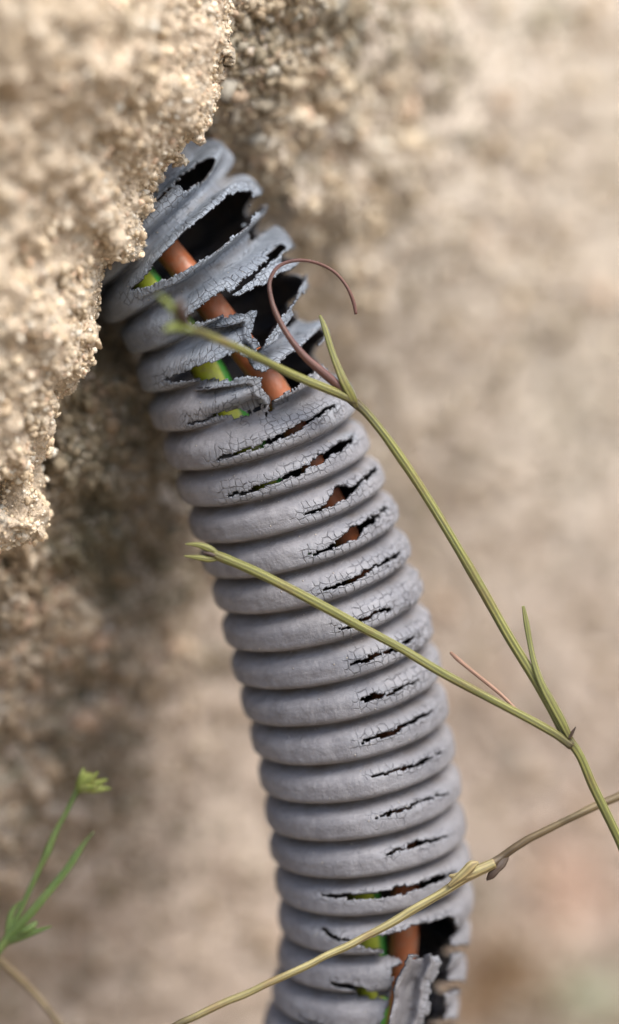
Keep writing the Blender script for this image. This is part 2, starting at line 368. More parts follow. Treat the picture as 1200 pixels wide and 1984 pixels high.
def make_wall():
    fx = np.concatenate([-np.geomspace(700, 12000, 26)[::-1] - 0, np.arange(-690, 1900, 7.0), np.geomspace(1900, 14000, 26)])
    fy = np.concatenate([-np.geomspace(500, 9000, 26)[::-1], np.arange(-490, 2500, 7.0), np.geomspace(2500, 5400, 16)])
    X, Yp = np.meshgrid(fx, fy, indexing='ij'); px, py = X.ravel(), Yp.ravel()
    dep = wall_depth(px, py)
    P = np.stack([(px - 600) / S * 1.1, dep, (992 - py) / S * 1.1], 1)
    Q = P.copy(); Q[:, 1] *= .35
    near = smooth(-1200, -400, px) * (1 - smooth(2000, 3500, px))
    b = fbm(Q, .55, 3, 21) * (.34 - .29 * smooth(3.2, 6, dep)) + fbm(Q, 1.7, 4, 4) * (.26 - .20 * smooth(3.5, 6.5, dep))
    b -= np.maximum(0, .42 - worley(Q, 1.3, 2)) * .9 * smooth(6, 3, dep)                  # pits
    b += (.5 - worley(Q, 3.4, 8)) * (.22 - .10 * smooth(4, 7, dep)) + (.5 - worley(Q, 8.0, 3)) * .07
    P[:, 1] -= b
    P[:, 0] += fbm(Q, 3.0, 3, 40) * .07; P[:, 2] += fbm(Q, 3.0, 3, 60) * .07
    ny = len(fy); i, j = np.meshgrid(np.arange(len(fx) - 1), np.arange(ny - 1), indexing='ij'); a = (i * ny + j).ravel()
    F = np.stack([a, a + 1, a + ny + 1, a + ny], 1)
    # a slab 25 cm thick: back sheet and closing border
    root = thing('stone_wall', 'rough old beige stone wall, out of focus, behind the grey conduit', 'wall', (0, 10, -26))
    wu, wv = to_px(P)
    g = lambda x, y, rx, ry: np.exp(-((wu - x) / rx) ** 2 - ((wv - y) / ry) ** 2)
    moss = g(120, 1150, 240, 330) * .8 + g(230, 760, 150, 170) * .6 + g(660, 210, 70, 60) * .5 + g(60, 1600, 150, 200) * .5 + g(1060, 40, 80, 50) * .6 + g(560, 330, 70, 60) * .5
    st = stain_and_shade_at(wu, wv)
    ST = np.ones((len(px), 4)); ST[:, :3] = np.clip(st, 0, 1.3)
    o = mesh_obj('wall_face', P, F, M_WALL, root, True, {'moss': ('FLOAT', moss), 'stain': ('FLOAT_COLOR', ST)})
    x0, x1, z0, z1 = P[:, 0].min() + .3, P[:, 0].max() - .3, P[:, 2].min() + .3, P[:, 2].max() - .3
    B = np.array([(x0, 18, z0), (x1, 18, z0), (x1, 18, z1), (x0, 18, z1), (x0, 40, z0), (x1, 40, z0), (x1, 40, z1), (x0, 40, z1)])
    mesh_obj('wall_core', B, np.array([(0,1,2,3),(5,4,7,6),(4,0,3,7),(1,5,6,2),(3,2,6,7),(4,5,1,0)]), M_WALL, root, False, {'moss': ('FLOAT', np.zeros(8)), 'stain': ('FLOAT_COLOR', np.ones(32))})
    def keep(c, n):
        u, v = to_px(c); k = (u > -250) & (u < 1450) & (v > -250) & (v < 2200)
        return k * (.16 + 1.9 * (c[:, 1] < 2.8) + .6 * (c[:, 1] < 5))
    nn = 32000
    p, n = sample_surface(P, F, nn, keep); n *= np.sign(-n[:, 1:2])
    size = np.exp(RNG.normal(math.log(.030), .5, nn)) * (1 + .10 * np.clip(p[:, 1], 0, 9)); size = np.clip(size, .015, .17)
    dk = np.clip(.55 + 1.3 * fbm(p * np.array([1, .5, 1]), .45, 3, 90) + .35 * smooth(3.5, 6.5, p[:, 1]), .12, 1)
    gu, gv = to_px(p); dk = np.clip(dk + .35 - .34 * np.exp(-((gu - 110) / 230) ** 2 - ((gv - 1080) / 380) ** 2), .15, 1) * (1 - .15 * smooth(500, 1500, gv))  # last factor paints the lower wall's shade onto the grains
    near_ = p[:, 1] < 2.8
    grains('wall_grains', p[near_], n[near_], size[near_], 2, M_GRAIN, root, .82, dk[near_], stain_and_shade_at(gu, gv)[near_])
    grains('wall_pebbles', p[~near_], n[~near_], size[~near_], 1, M_GRAIN, root, .80, dk[~near_], stain_and_shade_at(gu, gv)[~near_])
make_wall()

# ------------------------------------------------------------------ jutting rock, upper left
EDGE = [(470,-420),(455,-150),(441,0),(434,80),(420,140),(428,187),(412,233),(399,275),(387,287),(361,289),(363,313),(336,327),(317,350),(290,369),(295,401),(281,417),(270,422),(268,453),(266,505),(240,500),(211,506),(201,490),(194,522),(188,562),(190,583),(173,620),(186,652),(172,677),(182,690),(172,710),(153,728),(136,757),(106,762),(108,790),(98,800),(107,827),(93,857),(88,883),(87,917),(82,947),(88,983),(97,1030),(80,1049),(20,1063),(-60,1050),(-200,1100),(-420,1180),(-900,1200)]
def make_rock():
    poly = EDGE + [(-900, -420)]
    st = 7.0
    gx = np.arange(-905, 480, st); gy = np.arange(-425, 1210, st)
    X, Yp = np.meshgrid(gx, gy, indexing='ij'); px, py = X.ravel(), Yp.ravel()
    ins = in_poly(px, py, poly); d, _ = seg_dist(px, py, EDGE)
    # how far the face comes towards the camera
    gyv = np.array([-420, 0, 250, 450, 650, 850, 950, 1060, 1200.])
    amp = np.interp(py, gyv, [6.2, 6.0, 5.2, 4.2, 2.6, 1.7, .9, .8, .8])
    rnd = .45 * np.sqrt(np.clip(1 - (1 - np.clip(d / 45, 0, 1)) ** 2, 0, 1))
    slope = np.interp(py, gyv, [.0125, .0118, .0115, .0115, .0135, .0120, .0035, .003, .003])
    yf = .18 - rnd - amp * (1 - np.exp(-d * slope / amp))
    yf = yf + .25 * np.exp(-((px - 60) ** 2 + (py - 960) ** 2) / 90 ** 2)
    yb = yf + .45 + np.minimum(d * .022, 3.0); yb = np.minimum(yb, 6)
    nx, ny = len(gx), len(gy)
    def w(y):
        k = (1 + y / D) / S; return np.stack([(px - 600) * k, y, (992 - py) * k], 1)
    V = np.concatenate([w(yf), w(yb)]); n = nx * ny; I = ins.reshape(nx, ny)
    C = I[:-1, :-1] & I[1:, :-1] & I[:-1, 1:] & I[1:, 1:]
    i, j = np.nonzero(C); a = i * ny + j
    F = [np.stack([a, a + 1, a + ny + 1, a + ny], 1), np.stack([a + n, a + ny + n, a + ny + 1 + n, a + 1 + n], 1)]
    Cp = np.pad(C, 1)
    for di, dj, e0, e1 in ((-1, 0, (0, 0), (0, 1)), (1, 0, (1, 1), (1, 0)), (0, -1, (1, 0), (0, 0)), (0, 1, (0, 1), (1, 1))):
        m = C & ~Cp[1 + di:1 + di + C.shape[0], 1 + dj:1 + dj + C.shape[1]]
        i, j = np.nonzero(m); p = (i + e0[0]) * ny + j + e0[1]; q = (i + e1[0]) * ny + j + e1[1]
        F.append(np.stack([q, p, p + n, q + n], 1))
    tmp = mesh_obj('tmp', V, np.concatenate(F), M_ROCK)
    md = tmp.modifiers.new('r', 'REMESH'); md.mode = 'VOXEL'; md.voxel_size = .036
    dg = bpy.context.evaluated_depsgraph_get(); me = tmp.evaluated_get(dg).to_mesh()
    V = np.empty(len(me.vertices) * 3, np.float32); me.vertices.foreach_get('co', V); V = V.reshape(-1, 3).astype(float)
    Nn = np.empty(len(V) * 3, np.float32); me.vertices.foreach_get('normal', Nn); Nn = Nn.reshape(-1, 3).astype(float)
    F = np.empty(len(me.loops), np.int32); me.loops.foreach_get('vertex_index', F); F = F.reshape(-1, 4)
    tmp.evaluated_get(dg).to_mesh_clear(); bpy.data.objects.remove(tmp)
    u, v = to_px(V)
    b = fbm(V, .9, 3, 5) * .18 + fbm(V, 3.2, 4, 9) * .13 - np.maximum(0, .42 - worley(V, 1.5, 2)) * 1.5
    b += (.5 - worley(V, 3.6, 7)) * .27 + (.5 - worley(V, 9.0, 3)) * .11 + fbm(V, 12, 2, 33) * .04
    face = np.clip(np.abs(Nn[:, 1]) * 1.0, .40, 1)
    V2 = V + Nn * (b * face)[:, None]
    root = thing('rock_outcrop', 'crumbly sandy tan rock jutting out at upper left over the conduit', 'rock', tuple(at(-300, 1000, 1)))
    mesh_obj('rock_face', V2, F, M_ROCK, root)
    def keep(c, n):
        u, v = to_px(c); k = (u > -300) & (u < 620) & (v > -250) & (v < 1250) & (c[:, 1] < 2.2)
        return k * (.35 + 1.3 * (c[:, 1] > -1.6) + 1.2 * (c[:, 1] > -.7))
    nn = 46000; p, nr = sample_surface(V2, F, nn, keep)
    size = np.clip(np.exp(RNG.normal(math.log(.018), .55, nn)), .008, .060)
    cl = smooth(-.15, .35, fbm(p, 2.2, 2, 70)); keepm = RNG.random(nn) < .35 + .65 * cl
    p, nr, size = p[keepm], nr[keepm], size[keepm] * (1 + .35 * RNG.random(keepm.sum()) * (p[keepm][:, 1] < -1))
    sharp = p[:, 1] > -1.8
    grains('rock_grains', p[sharp], nr[sharp], size[sharp], 2, M_GRAIN, root, 1.0)
    grains('rock_pebbles', p[~sharp], nr[~sharp], size[~sharp] * 1.25, 1, M_GRAIN, root, 1.0)
make_rock()

# ------------------------------------------------------------------ corrugated conduit
RK = np.array([-4,-3,-2,-1, 0,1,2,3,4,5,6,7,8,9,10,11,12,13,14,15,16,17,18,19,20,21,22,23,24,25,26,27,28])
RL = [(-40,330),(0,370),(45,420),(90,485),(148,552),(195,612),(238,662),(265,733),(290,805),(316,878),(342,947),(367,1016),(393,1085),(414,1150),(433,1220),(452,1290),(468,1357),(485,1428),(499,1498),(512,1568),(523,1637),(533,1703),(539,1770),(538,1838),(528,1905),(514,1970),(500,2035),(485,2100),(468,2165),(450,2230),(432,2295),(414,2360),(396,2425)]
RR = [(230,20),(272,78),(322,140),(378,210),(436,285),(497,357),(567,468),(598,555),(640,660),(684,757),(710,838),(739,905),(765,974),(788,1045),(811,1118),(832,1195),(851,1270),(866,1349),(880,1428),(892,1503),(903,1578),(915,1653),(920,1728),(912,1800),(905,1872),(891,1945),(877,2015),(862,2085),(845,2155),(828,2225),(810,2295),(792,2365),(774,2435)]
TILT = np.interp(RK, [-4, 0, 1, 3, 10, 17, 20, 28], [6, 7, 8, 12, 12.5, 14, 17, 18])
DEPC = np.interp(RK, [-4, 0, 2, 5, 10, 15, 20, 28], [1.9, 1.35, 1.22, 1.18, 1.40, 1.62, 1.95, 2.7])
RAD = 1.215
def ring_frame(s):
    L = crom(RK, RL, s); R = crom(RK, RR, s); ti = np.radians(crom(RK, TILT, s)[:, 0]); yc = crom(RK, DEPC, s)[:, 0]
    k = ((1 + yc / D) / S)[:, None]
    Lw = np.stack([(L[:, 0] - 600), np.zeros(len(s)), 992 - L[:, 1]], 1) * k; Rw = np.stack([(R[:, 0] - 600), np.zeros(len(s)), 992 - R[:, 1]], 1) * k
    C = (Lw + Rw) / 2; C[:, 1] = yc; e1 = Rw - Lw; half = np.linalg.norm(e1, axis=1) / 2; e1 /= np.linalg.norm(e1, axis=1)[:, None]
    dn = np.stack([e1[:, 2], np.zeros(len(s)), -e1[:, 0]], 1)              # in the picture plane, down the pipe
    e2 = np.stack([np.zeros(len(s)), -np.cos(ti), np.zeros(len(s))], 1) + dn * np.sin(ti)[:, None]
    return C, e1, e2, half
def profile(s):
    """0 in the groove, 1 on the crest"""
    g = (s + .5) % 1.0 - .5                   # -0.5 groove above, 0 crest, 0.5 groove below: slow upper flank, steep lower one
    up = 1 - np.clip((.06 - g) / .54, 0, 1) ** 3.0; lo = 1 - np.clip((g - .06) / .42, 0, 1) ** 5
    return np.clip(np.where(g < .06, up, lo), 0, 1)
GROOVE = .245
HOLES = [
 [(347,352),(365,327),(393,309),(411,295),(425,300),(427,318),(411,341),(388,350),(361,371),(352,359)],
 [(253,565),(269,547),(292,524),(320,487),(342,465),(365,442),(407,410),(434,387),(466,373),(487,371),(492,382),(481,400),(484,423),(478,442),(448,460),(425,483),(420,487),(384,504),(352,526),(324,538),(287,552)],
 [(526,492),(540,478),(553,463),(560,468),(551,487),(530,503)],
 [(359,617),(380,601),(417,574),(438,562),(447,572),(463,576),(480,567),(513,551),(540,533),(560,525),(582,520),(586,540),(569,576),(549,609),(524,642),(507,668),(497,653),(490,647),(492,626),(495,609),(480,603),(455,609),(417,617),(384,624),(367,626)],
 [(317,738),(355,722),(384,709),(422,699),(447,688),(463,684),(484,697),(488,713),(505,722),(526,715),(538,705),(551,692),(572,678),(584,659),(605,640),(624,630),(628,647),(614,663),(610,680),(624,697),(615,713),(597,726),(572,747),(547,763),(530,772),(526,763),(509,755),(507,734),(503,730),(480,726),(447,730),(405,734),(363,738)],
 [(688,1827),(713,1819),(734,1813),(772,1807),(805,1794),(834,1788),(867,1773),(880,1777),(886,1802),(872,1815),(875,1850),(862,1900),(866,1960),(850,2010),(730,2010),(747,1961),(757,1936),(763,1907),(760,1873),(788,1862),(763,1852),(730,1844),(705,1836)],
]
GAPS = [[(495,382),(485,398),(483,420),(498,412),(514,401),(560,395),(530,360)], [(519,412),(503,430),(493,445),(506,453),(532,440),(558,430),(580,410),(545,395)],
 [(575,478),(558,488),(548,499),(562,506),(600,505),(610,480)], [(602,556),(570,586),(564,602),(590,622),(612,606),(650,600),(640,560)], [(645,640),(616,674),(610,694),(628,713),(668,716),(690,660)],
 [(870,1829),(940,1834),(940,1845),(866,1849)], [(850,1900),(940,1902),(940,1918),(850,1922)], [(840,1975),(940,1975),(940,1988),(840,1990)]]
CRACKS = [
 [(363,823,2),(387,820,3),(410,812,5),(443,811,5),(480,804,4),(503,792,4),(520,786,3)],
 [(507,738,3),(514,756,4),(526,768,5),(529,790,4),(520,806,2)],
 [(488,650,5),(510,662,6),(498,690,6)],
 [(419,890,2),(443,883,4),(480,872,4),(527,855,5),(569,834,9),(601,813,6),(625,800,5),(648,785,5)],
 [(443,960,2),(480,953,5),(517,939,5),(555,925,5),(569,918,8),(601,902,15),(643,874,19),(670,858,17),(683,849,8)],
 [(592,996,3),(620,989,5),(640,975,12),(660,955,24),(690,943,9),(727,909,8)],
 [(601,1075,3),(639,1063,4),(657,1052,14),(685,1031,21),(705,1017,10),(727,1003,8),(748,985,5)],
 [(620,1145,2),(648,1138,4),(676,1129,8),(704,1113,13),(720,1102,6),(741,1091,5),(774,1073,7)],
 [(657,1217,2),(681,1215,4)], [(699,1203,4),(723,1189,10),(755,1180,4)],
 [(681,1287,2),(723,1273,6),(765,1259,5),(772,1256,2)], [(778,1247,6),(788,1243,10),(807,1229,3)],
 [(700,1357,2),(713,1353,8),(722,1350,9),(737,1348,9),(744,1344,3)], [(752,1345,2),(775,1337,6),(790,1328,4),(812,1317,2)],
 [(700,1438,2),(727,1430,7),(757,1422,6),(794,1401,6),(815,1390,6),(840,1378,2)],
 [(720,1502,2),(748,1497,4),(765,1492,4),(798,1486,6),(827,1472,5),(863,1456,2)],
 [(730,1583,2),(761,1574,6),(794,1563,6),(823,1549,6),(850,1541,3),(869,1538,2)],
 [(752,1655,2),(794,1638,6),(811,1632,15),(822,1632,8),(840,1628,4),(868,1619,2)],
 [(622,1736,3),(661,1736,8),(698,1737,10),(732,1734,10),(782,1724,15),(815,1715,14),(850,1702,10),(884,1689,4)],
 [(621,1798,3),(642,1815,7),(663,1821,7),(690,1828,6)],
 [(642,1905,4),(663,1911,7),(697,1919,9),(722,1925,13),(750,1934,9)],
 [(575,1965,2),(600,1980,4),(640,1995,5)],
 [(450,566,3),(466,556,7),(484,541,7),(505,521,6),(528,503,5)],
 [(300,392,2),(330,366,3),(352,345,4)],
]
def build_sheet(P, Nrm, sheet, crest, delete, craze, thick, wrap):
    """P (a,b,3) grid; returns verts/quads of a thick sheet with holes"""
    na, nb = P.shape[:2]; n = na * nb
    outer = P.reshape(-1, 3); inner = (P - Nrm * thick[..., None]).reshape(-1, 3)
    K = ~delete
    if wrap:
        K2 = np.concatenate([K, K[:, :1]], 1)
        C = K2[:-1, :-1] & K2[1:, :-1] & K2[:-1, 1:] & K2[1:, 1:]
    else: C = K[:-1, :-1] & K[1:, :-1] & K[:-1, 1:] & K[1:, 1:]
    idx = lambda i, j: i * nb + (j % nb)
    i, j = np.nonzero(C)
    q = np.stack([idx(i, j), idx(i, j + 1), idx(i + 1, j + 1), idx(i + 1, j)], 1)
    F = [q, q[:, ::-1] + n]
    Cp = np.pad(C, 1)
    if wrap: Cp[1:-1, 0] = C[:, -1]; Cp[1:-1, -1] = C[:, 0]
    for di, dj, e0, e1 in ((-1, 0, (0, 0), (0, 1)), (1, 0, (1, 1), (1, 0)), (0, -1, (1, 0), (0, 0)), (0, 1, (0, 1), (1, 1))):
        m = C & ~Cp[1 + di:1 + di + C.shape[0], 1 + dj:1 + dj + C.shape[1]]
        i, j = np.nonzero(m); p = idx(i + e0[0], j + e0[1]); r = idx(i + e1[0], j + e1[1])
        F.append(np.stack([r, p, p + n, r + n], 1))
    F = np.concatenate(F); V = np.concatenate([outer, inner])
    used = np.unique(F); mp = np.full(2 * n, -1); mp[used] = np.arange(len(used))
    at_ = {'sheet': ('FLOAT_VECTOR', np.concatenate([sheet.reshape(-1, 3)] * 2)[used]),
           'crest': ('FLOAT', np.concatenate([crest.ravel(), crest.ravel() * 0])[used]),
           'craze': ('FLOAT', np.concatenate([craze.ravel(), craze.ravel() * .0])[used]),
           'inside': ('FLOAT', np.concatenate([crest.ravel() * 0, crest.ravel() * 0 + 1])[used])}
    return V[used], mp[F], at_
def grid_normals(P, wrap):
    dt = np.gradient(P, axis=0)
    if wrap: ds = np.roll(P, -1, 1) - np.roll(P, 1, 1)
    else: ds = np.gradient(P, axis=1)
    N = np.cross(ds, dt); N /= np.maximum(np.linalg.norm(N, axis=2), 1e-9)[..., None]; return N
def make_conduit():
    fine = np.arange(-2.2, 22.0, 1 / 34.0); s = np.concatenate([np.arange(-4, -2.2, .07), fine, np.arange(22.05, 28, .07)])
    # front half (sin > 0) finely sampled, back coarsely
    thf = np.linspace(-.12 * math.pi, 1.12 * math.pi, 372); thb = np.linspace(1.12 * math.pi, 1.88 * math.pi, 70)[1:-1]
    th = np.concatenate([thf, thb])
    C, e1, e2, half = ring_frame(s); pr = profile(s)
    Sg, Tg = np.meshgrid(s, th, indexing='ij'); sh = Sg.shape
    arc = Tg * RAD
    cyl = np.stack([np.cos(Tg).ravel() * RAD, np.sin(Tg).ravel() * RAD, (Sg * .45).ravel()], 1)
    r = half[:, None] * (1 - GROOVE / RAD * (1 - pr[:, None]))
    r = r + (fbm(cyl, .8, 3, 12) * .018).reshape(sh) + (fbm(cyl, 6.0, 3, 14) * .004).reshape(sh)
    def place(r): return C[:, None] + r[..., None] * (np.cos(Tg)[..., None] * e1[:, None] + np.sin(Tg)[..., None] * e2[:, None])
    P = place(r)
    # sags where the wall has lost its strength
    u, v = to_px(P.reshape(-1, 3)); front = (np.sin(Tg) > -.05).ravel()
    # chippy edges: shift the test point by small blocky steps
    c2 = np.stack([arc.ravel(), (Sg * .45).ravel(), np.zeros(arc.size)], 1)
    q = c2 + .03 * np.stack([vnoise(c2, 9, 1), vnoise(c2, 9, 2), 0 * arc.ravel()], 1)
    blk = np.floor(q * np.array([13.0, 15.0, 1]) ); bj = np.floor(q * np.array([29.0, 33.0, 1]))
    jx = (hash3(blk[:, 0], blk[:, 1], blk[:, 2], 3) - .5) * 5 + (hash3(bj[:, 0], bj[:, 1], bj[:, 2], 5) - .5) * 2
    jy = (hash3(blk[:, 0], blk[:, 1], blk[:, 2], 4) - .5) * 6 + (hash3(bj[:, 0], bj[:, 1], bj[:, 2], 6) - .5) * 2.2
    uu, vv = u + jx, v + jy
    # the long lips drawn are coarser than real edges
    dele = np.zeros(len(u), bool); near = np.full(len(u), 1e9); hnear = np.full(len(u), 1e9); fr_ = front.reshape(sh)
    for h in HOLES:
        ins = in_poly(uu, vv, h) & front; dele |= ins
        d, _ = seg_dist(u, v, h + h[:1]); d = np.where(front, d, 1e9); near = np.minimum(near, d)
        if len(h) > 11: hnear = np.minimum(hnear, d)
    hnear = hnear.reshape(sh)
    for g in GAPS:
        dele |= in_poly(uu, vv, g)
        d, _ = seg_dist(u, v, g + g[:1]); near = np.minimum(near, d)
    for ci, cr in enumerate(CRACKS):
        cw = .80 + .55 * vnoise(c2 + ci * 3.3, 6.0, 31 + ci)
        d, par = seg_dist(u + jx * .9, v + jy * .75, cr); wd = np.interp(par, range(len(cr)), [c[2] for c in cr])
        dele |= (d < wd * .5 * cw + .2) & front
        d, _ = seg_dist(u, v, cr); near = np.minimum(near, np.where(front, d, 1e9))
    near = near.reshape(sh)
    # crazed zone follows the crest line on the weathered (right-hand) side
    crest = smooth(.35, .8, pr)[:, None] * np.ones(sh)
    tz = smooth(5.2, 4.2, Sg) * fr_ * smooth(-.75, -.2, np.cos(Tg))
    crest = np.maximum(crest, tz * (1 - smooth(17, 26, hnear)))
    craze = np.exp(-(near / (20 + 5 * tz)) ** 1.4) * (.25 + .75 * crest)
    up = u.reshape(sh); fr = front.reshape(sh)
    right = smooth(.2, -.75, -np.cos(Tg) - .0) if False else smooth(-.1, .6, np.cos(Tg))
    zone = smooth(5, 8, Sg) * (1 - smooth(12, 16, Sg)) * right * crest * fr
    craze = np.maximum(craze * (1 - .15 * smooth(5.5, 7, Sg)), .42 * zone)
    craze = np.maximum(craze, .32 * crest * smooth(7, 5, Sg) * smooth(-.5, .2, np.cos(Tg)) * fr)
    craze = np.clip(craze * (1 - .45 * smooth(11, 14.5, Sg)), 0, 1)
    # broken lips stand proud or fall in a little, chip by chip
    chip = (hash3(blk[:, 0], blk[:, 1], blk[:, 2], 9) - .45).reshape(sh)
    k = np.exp(-(near / 9) ** 2); r2 = r + chip * .022 * k
    # upper end: lips along the splits keep their height, the groove between them has sunk
    topz = smooth(5.2, 4.2, Sg) * fr_ * smooth(-.75, -.2, np.cos(Tg))
    pn = (np.clip(1 - (np.abs((s + .5) % 1.0 - .5) / .27) ** 2, 0, 1) ** .8)[:, None] * .92
    ph = np.abs((s + .5) % 1.0 - .5)[:, None] * 2
    lip = (1 - smooth(17, 26, hnear)) * (1 - smooth(.72, .97, ph))
    r_lip = half[:, None] * (1 + .02 * np.exp(-(hnear / 8) ** 2) - .36 / RAD * (1 - np.maximum(lip, pn)))
    r2 = r2 * (1 - topz) + (r_lip + chip * .015 * k) * topz
    rough = zone * smooth(7, 8, Sg) * smooth(.55, .85, np.cos(Tg)) * (1 - smooth(11, 12.5, Sg))
    r2 = r2 + rough * .04 * chip
    P = place(r2); N = grid_normals(P, True)
    # make normals point outward
    out = P - C[:, None]; sg = np.sign((N * out).sum(2).mean()); N *= sg
    thick = .046 - .018 * topz
    sl = np.concatenate([[0], np.cumsum(np.linalg.norm(np.diff(C, axis=0), axis=1))])
    sheet = np.stack([arc, sl[:, None] * (1 + .25 * topz) + 5, 0 * arc], 2)
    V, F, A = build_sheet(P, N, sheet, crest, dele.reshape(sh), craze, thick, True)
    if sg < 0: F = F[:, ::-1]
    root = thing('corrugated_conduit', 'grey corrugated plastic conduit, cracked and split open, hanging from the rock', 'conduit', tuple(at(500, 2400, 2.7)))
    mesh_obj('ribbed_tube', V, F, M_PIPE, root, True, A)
    # torn flap at the bottom: a narrow strip of two ribs twisted out of the wall
    a = np.linspace(0, 1, 90); b = np.linspace(0, 1, 60); Ag, Bg = np.meshgrid(a, b, indexing='ij'); shp = Ag.shape
    lpx = np.interp(Ag, [0, .35, .7, 1], [795, 763, 755, 742]); lpy = np.interp(Ag, [0, 1], [1846, 2030])
    rpx = np.interp(Ag, [0, .12, .3, .6, 1], [850, 868, 848, 842, 806]); rpy = np.interp(Ag, [0, 1], [1842, 2035])
    X = lpx + (rpx - lpx) * Bg; Yp = lpy + (rpy - lpy) * Bg
    f = np.abs((Bg * 1.25 + .02 + .5) % 1 - .5) * 2; prf = 1 - smooth(.3, .9, f)
    dep = .62 + .42 * Bg ** 1.5 - .24 * prf + .25 * Ag
    kk = (1 + dep / D) / S; PP = np.stack([(X - 600) * kk, dep, (992 - Yp) * kk], 2)
    flat = PP.reshape(-1, 3); PP = PP + (fbm(flat, 5, 3, 3)[:, None] * np.array([.01, .02, .01])).reshape(*shp, 3)
    NN = grid_normals(PP, False)
    if NN[..., 1].mean() > 0: NN = -NN
    cd = np.stack([Ag.ravel() * 1.2, Bg.ravel() * .5, 0 * Ag.ravel()], 1); bl = np.floor(cd * 13)
    jag = hash3(bl[:, 0], bl[:, 1], bl[:, 2], 1).reshape(shp)
    de = (Ag < .02 + .05 * jag) | (Bg > .97 - .14 * jag) | (Bg < .05 * jag)
    cz = np.clip(smooth(.62, .8, Bg) + .5 * smooth(.1, .02, Ag), 0, 1)
    V, F, A = build_sheet(PP, NN, np.stack([Ag * 1.2 + 30, Bg * .5, 0 * Ag], 2), np.ones(shp), de, cz, np.full(shp, .05), False)
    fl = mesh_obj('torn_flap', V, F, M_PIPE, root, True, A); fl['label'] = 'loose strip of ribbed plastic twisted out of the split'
make_conduit()

# ------------------------------------------------------------------ tubes: wires and stems
def path_points(ctrl, n):
    """ctrl: (px, py, Y, radius in px[, stain]); smooth path with n samples"""
    c = np.array([tuple(x) + (0,) * (5 - len(x)) for x in ctrl], float)
    P = np.array([at(x, y, d) for x, y, d in c[:, :3]]); t = np.concatenate([[0], np.cumsum(np.linalg.norm(np.diff(P, axis=0), axis=1))])
    tt = np.linspace(0, t[-1], n); Q = crom(t, np.concatenate([P, c[:, 3:4] / S, c[:, 4:5]], 1), tt)
    return Q[:, :3], np.maximum(Q[:, 3], .004), np.clip(Q[:, 4], 0, 1), tt
def tube(name, ctrl, mat, parent=None, n=60, sides=16, shape=None, flat=1.0, wob=.0, seed=0, twist=0.0):
    """shape(angle 0..1) scales the radius (ribs and grooves); flat squeezes it towards/away from the camera"""
    P, r, st, tt = path_points(ctrl, n)
    T = np.gradient(P, axis=0); T /= np.linalg.norm(T, axis=1)[:, None]
    B = np.array([0, -1.0, 0]) - T * (T @ np.array([0, -1.0, 0]))[:, None]; B /= np.linalg.norm(B, axis=1)[:, None]
    A = np.cross(T, B)
    th = np.linspace(0, 1, sides, endpoint=False); m = np.ones(sides) if shape is None else shape(th)
    ang = th[None] * 2 * math.pi + twist * tt[:, None]
    rr = r[:, None] * m[None] * (1 + .07 * vnoise(np.stack([tt * 3 + 9 * r[0], tt * 0, tt * 0], 1), 1.0, 77))[:, None] * (.87 if name in ('stem', 'branch', 'leaf') else 1)
    V = P[:, None] + rr[..., None] * (np.cos(ang)[..., None] * A[:, None] + flat * np.sin(ang)[..., None] * B[:, None])
    V = V.reshape(-1, 3)
    if wob: V = V + np.stack([vnoise(V, 4, seed), vnoise(V, 4, seed + 1), vnoise(V, 4, seed + 2)], 1) * wob
    i, j = np.meshgrid(np.arange(n - 1), np.arange(sides), indexing='ij'); i = i.ravel(); j = j.ravel(); k = (j + 1) % sides
    F = np.stack([i * sides + j, i * sides + k, (i + 1) * sides + k, (i + 1) * sides + j], 1)
    V = np.concatenate([V, P[:1], P[-1:]]); c0, c1 = n * sides, n * sides + 1; j = np.arange(0, sides, 1); k = (j + 1) % sides
    cap = np.concatenate([np.stack([k, j, np.full(sides, c0), np.full(sides, c0)], 1), np.stack([(n-1)*sides + j, (n-1)*sides + k, np.full(sides, c1), np.full(sides, c1)], 1)])
    al = np.repeat(tt / max(tt[-1], 1e-6), sides) * tt[-1] * .2; rd = np.tile(th, n); stv = np.repeat(st, sides)
    at_ = {'along': ('FLOAT', np.append(al, [0, al[-1]])), 'round': ('FLOAT', np.append(rd, [0, 0])), 'stain': ('FLOAT', np.append(stv, [st[0], st[-1]])),
           'turn': ('FLOAT', np.append((rd + twist * 0) % 1.0, [0, 0]))}
    # triangles throughout, so end caps stay clean
    F3 = np.concatenate([F[:, :3], F[:, [0, 2, 3]], cap[:, :3]])
    return mesh_obj(name, V, F3, mat, parent, True, at_)

t = tube('electrical_wire', [(150,330,2.0,26),(235,395,1.2,28),(320,478,.78,29),(376,548,.66,29),(432,622,.64,29),(490,700,.64,29),(540,770,.66,28),(590,870,.68,26),(650,990,.8,26),(700,1130,.95,26),(735,1300,1.1,26),(765,1500,1.2,26),(785,1700,1.35,26),(782,1830,1.45,27),(765,1950,1.7,27),(700,2150,2.3,27)], M_BROWN, n=160, sides=28)
tag(t, 'brown insulated electrical wire seen through the splits in the grey conduit', 'wire')
t = tube('electrical_wire', [(130,420,2.0,29),(220,480,1.2,29),(285,548,.78,29),(335,615,.70,30),(375,665,.72,32),(408,722,.72,33),(450,810,.72,33),(515,930,.75,32),(575,1080,.9,32),(620,1300,1.1,32),(660,1500,1.2,32),(700,1700,1.35,32),(716,1830,1.5,32),(722,1940,1.6,32),(640,2150,2.3,32)], M_GRNYEL, n=160, sides=28)
tag(t, 'green and yellow striped electrical wire beside the brown one inside the conduit', 'wire')

ribbed = lambda th: 1 - .22 * (np.cos(th * 2 * math.pi * 5) > .55)
ribs = lambda th: .92 + .10 * np.cos(th * 2 * math.pi * 6)
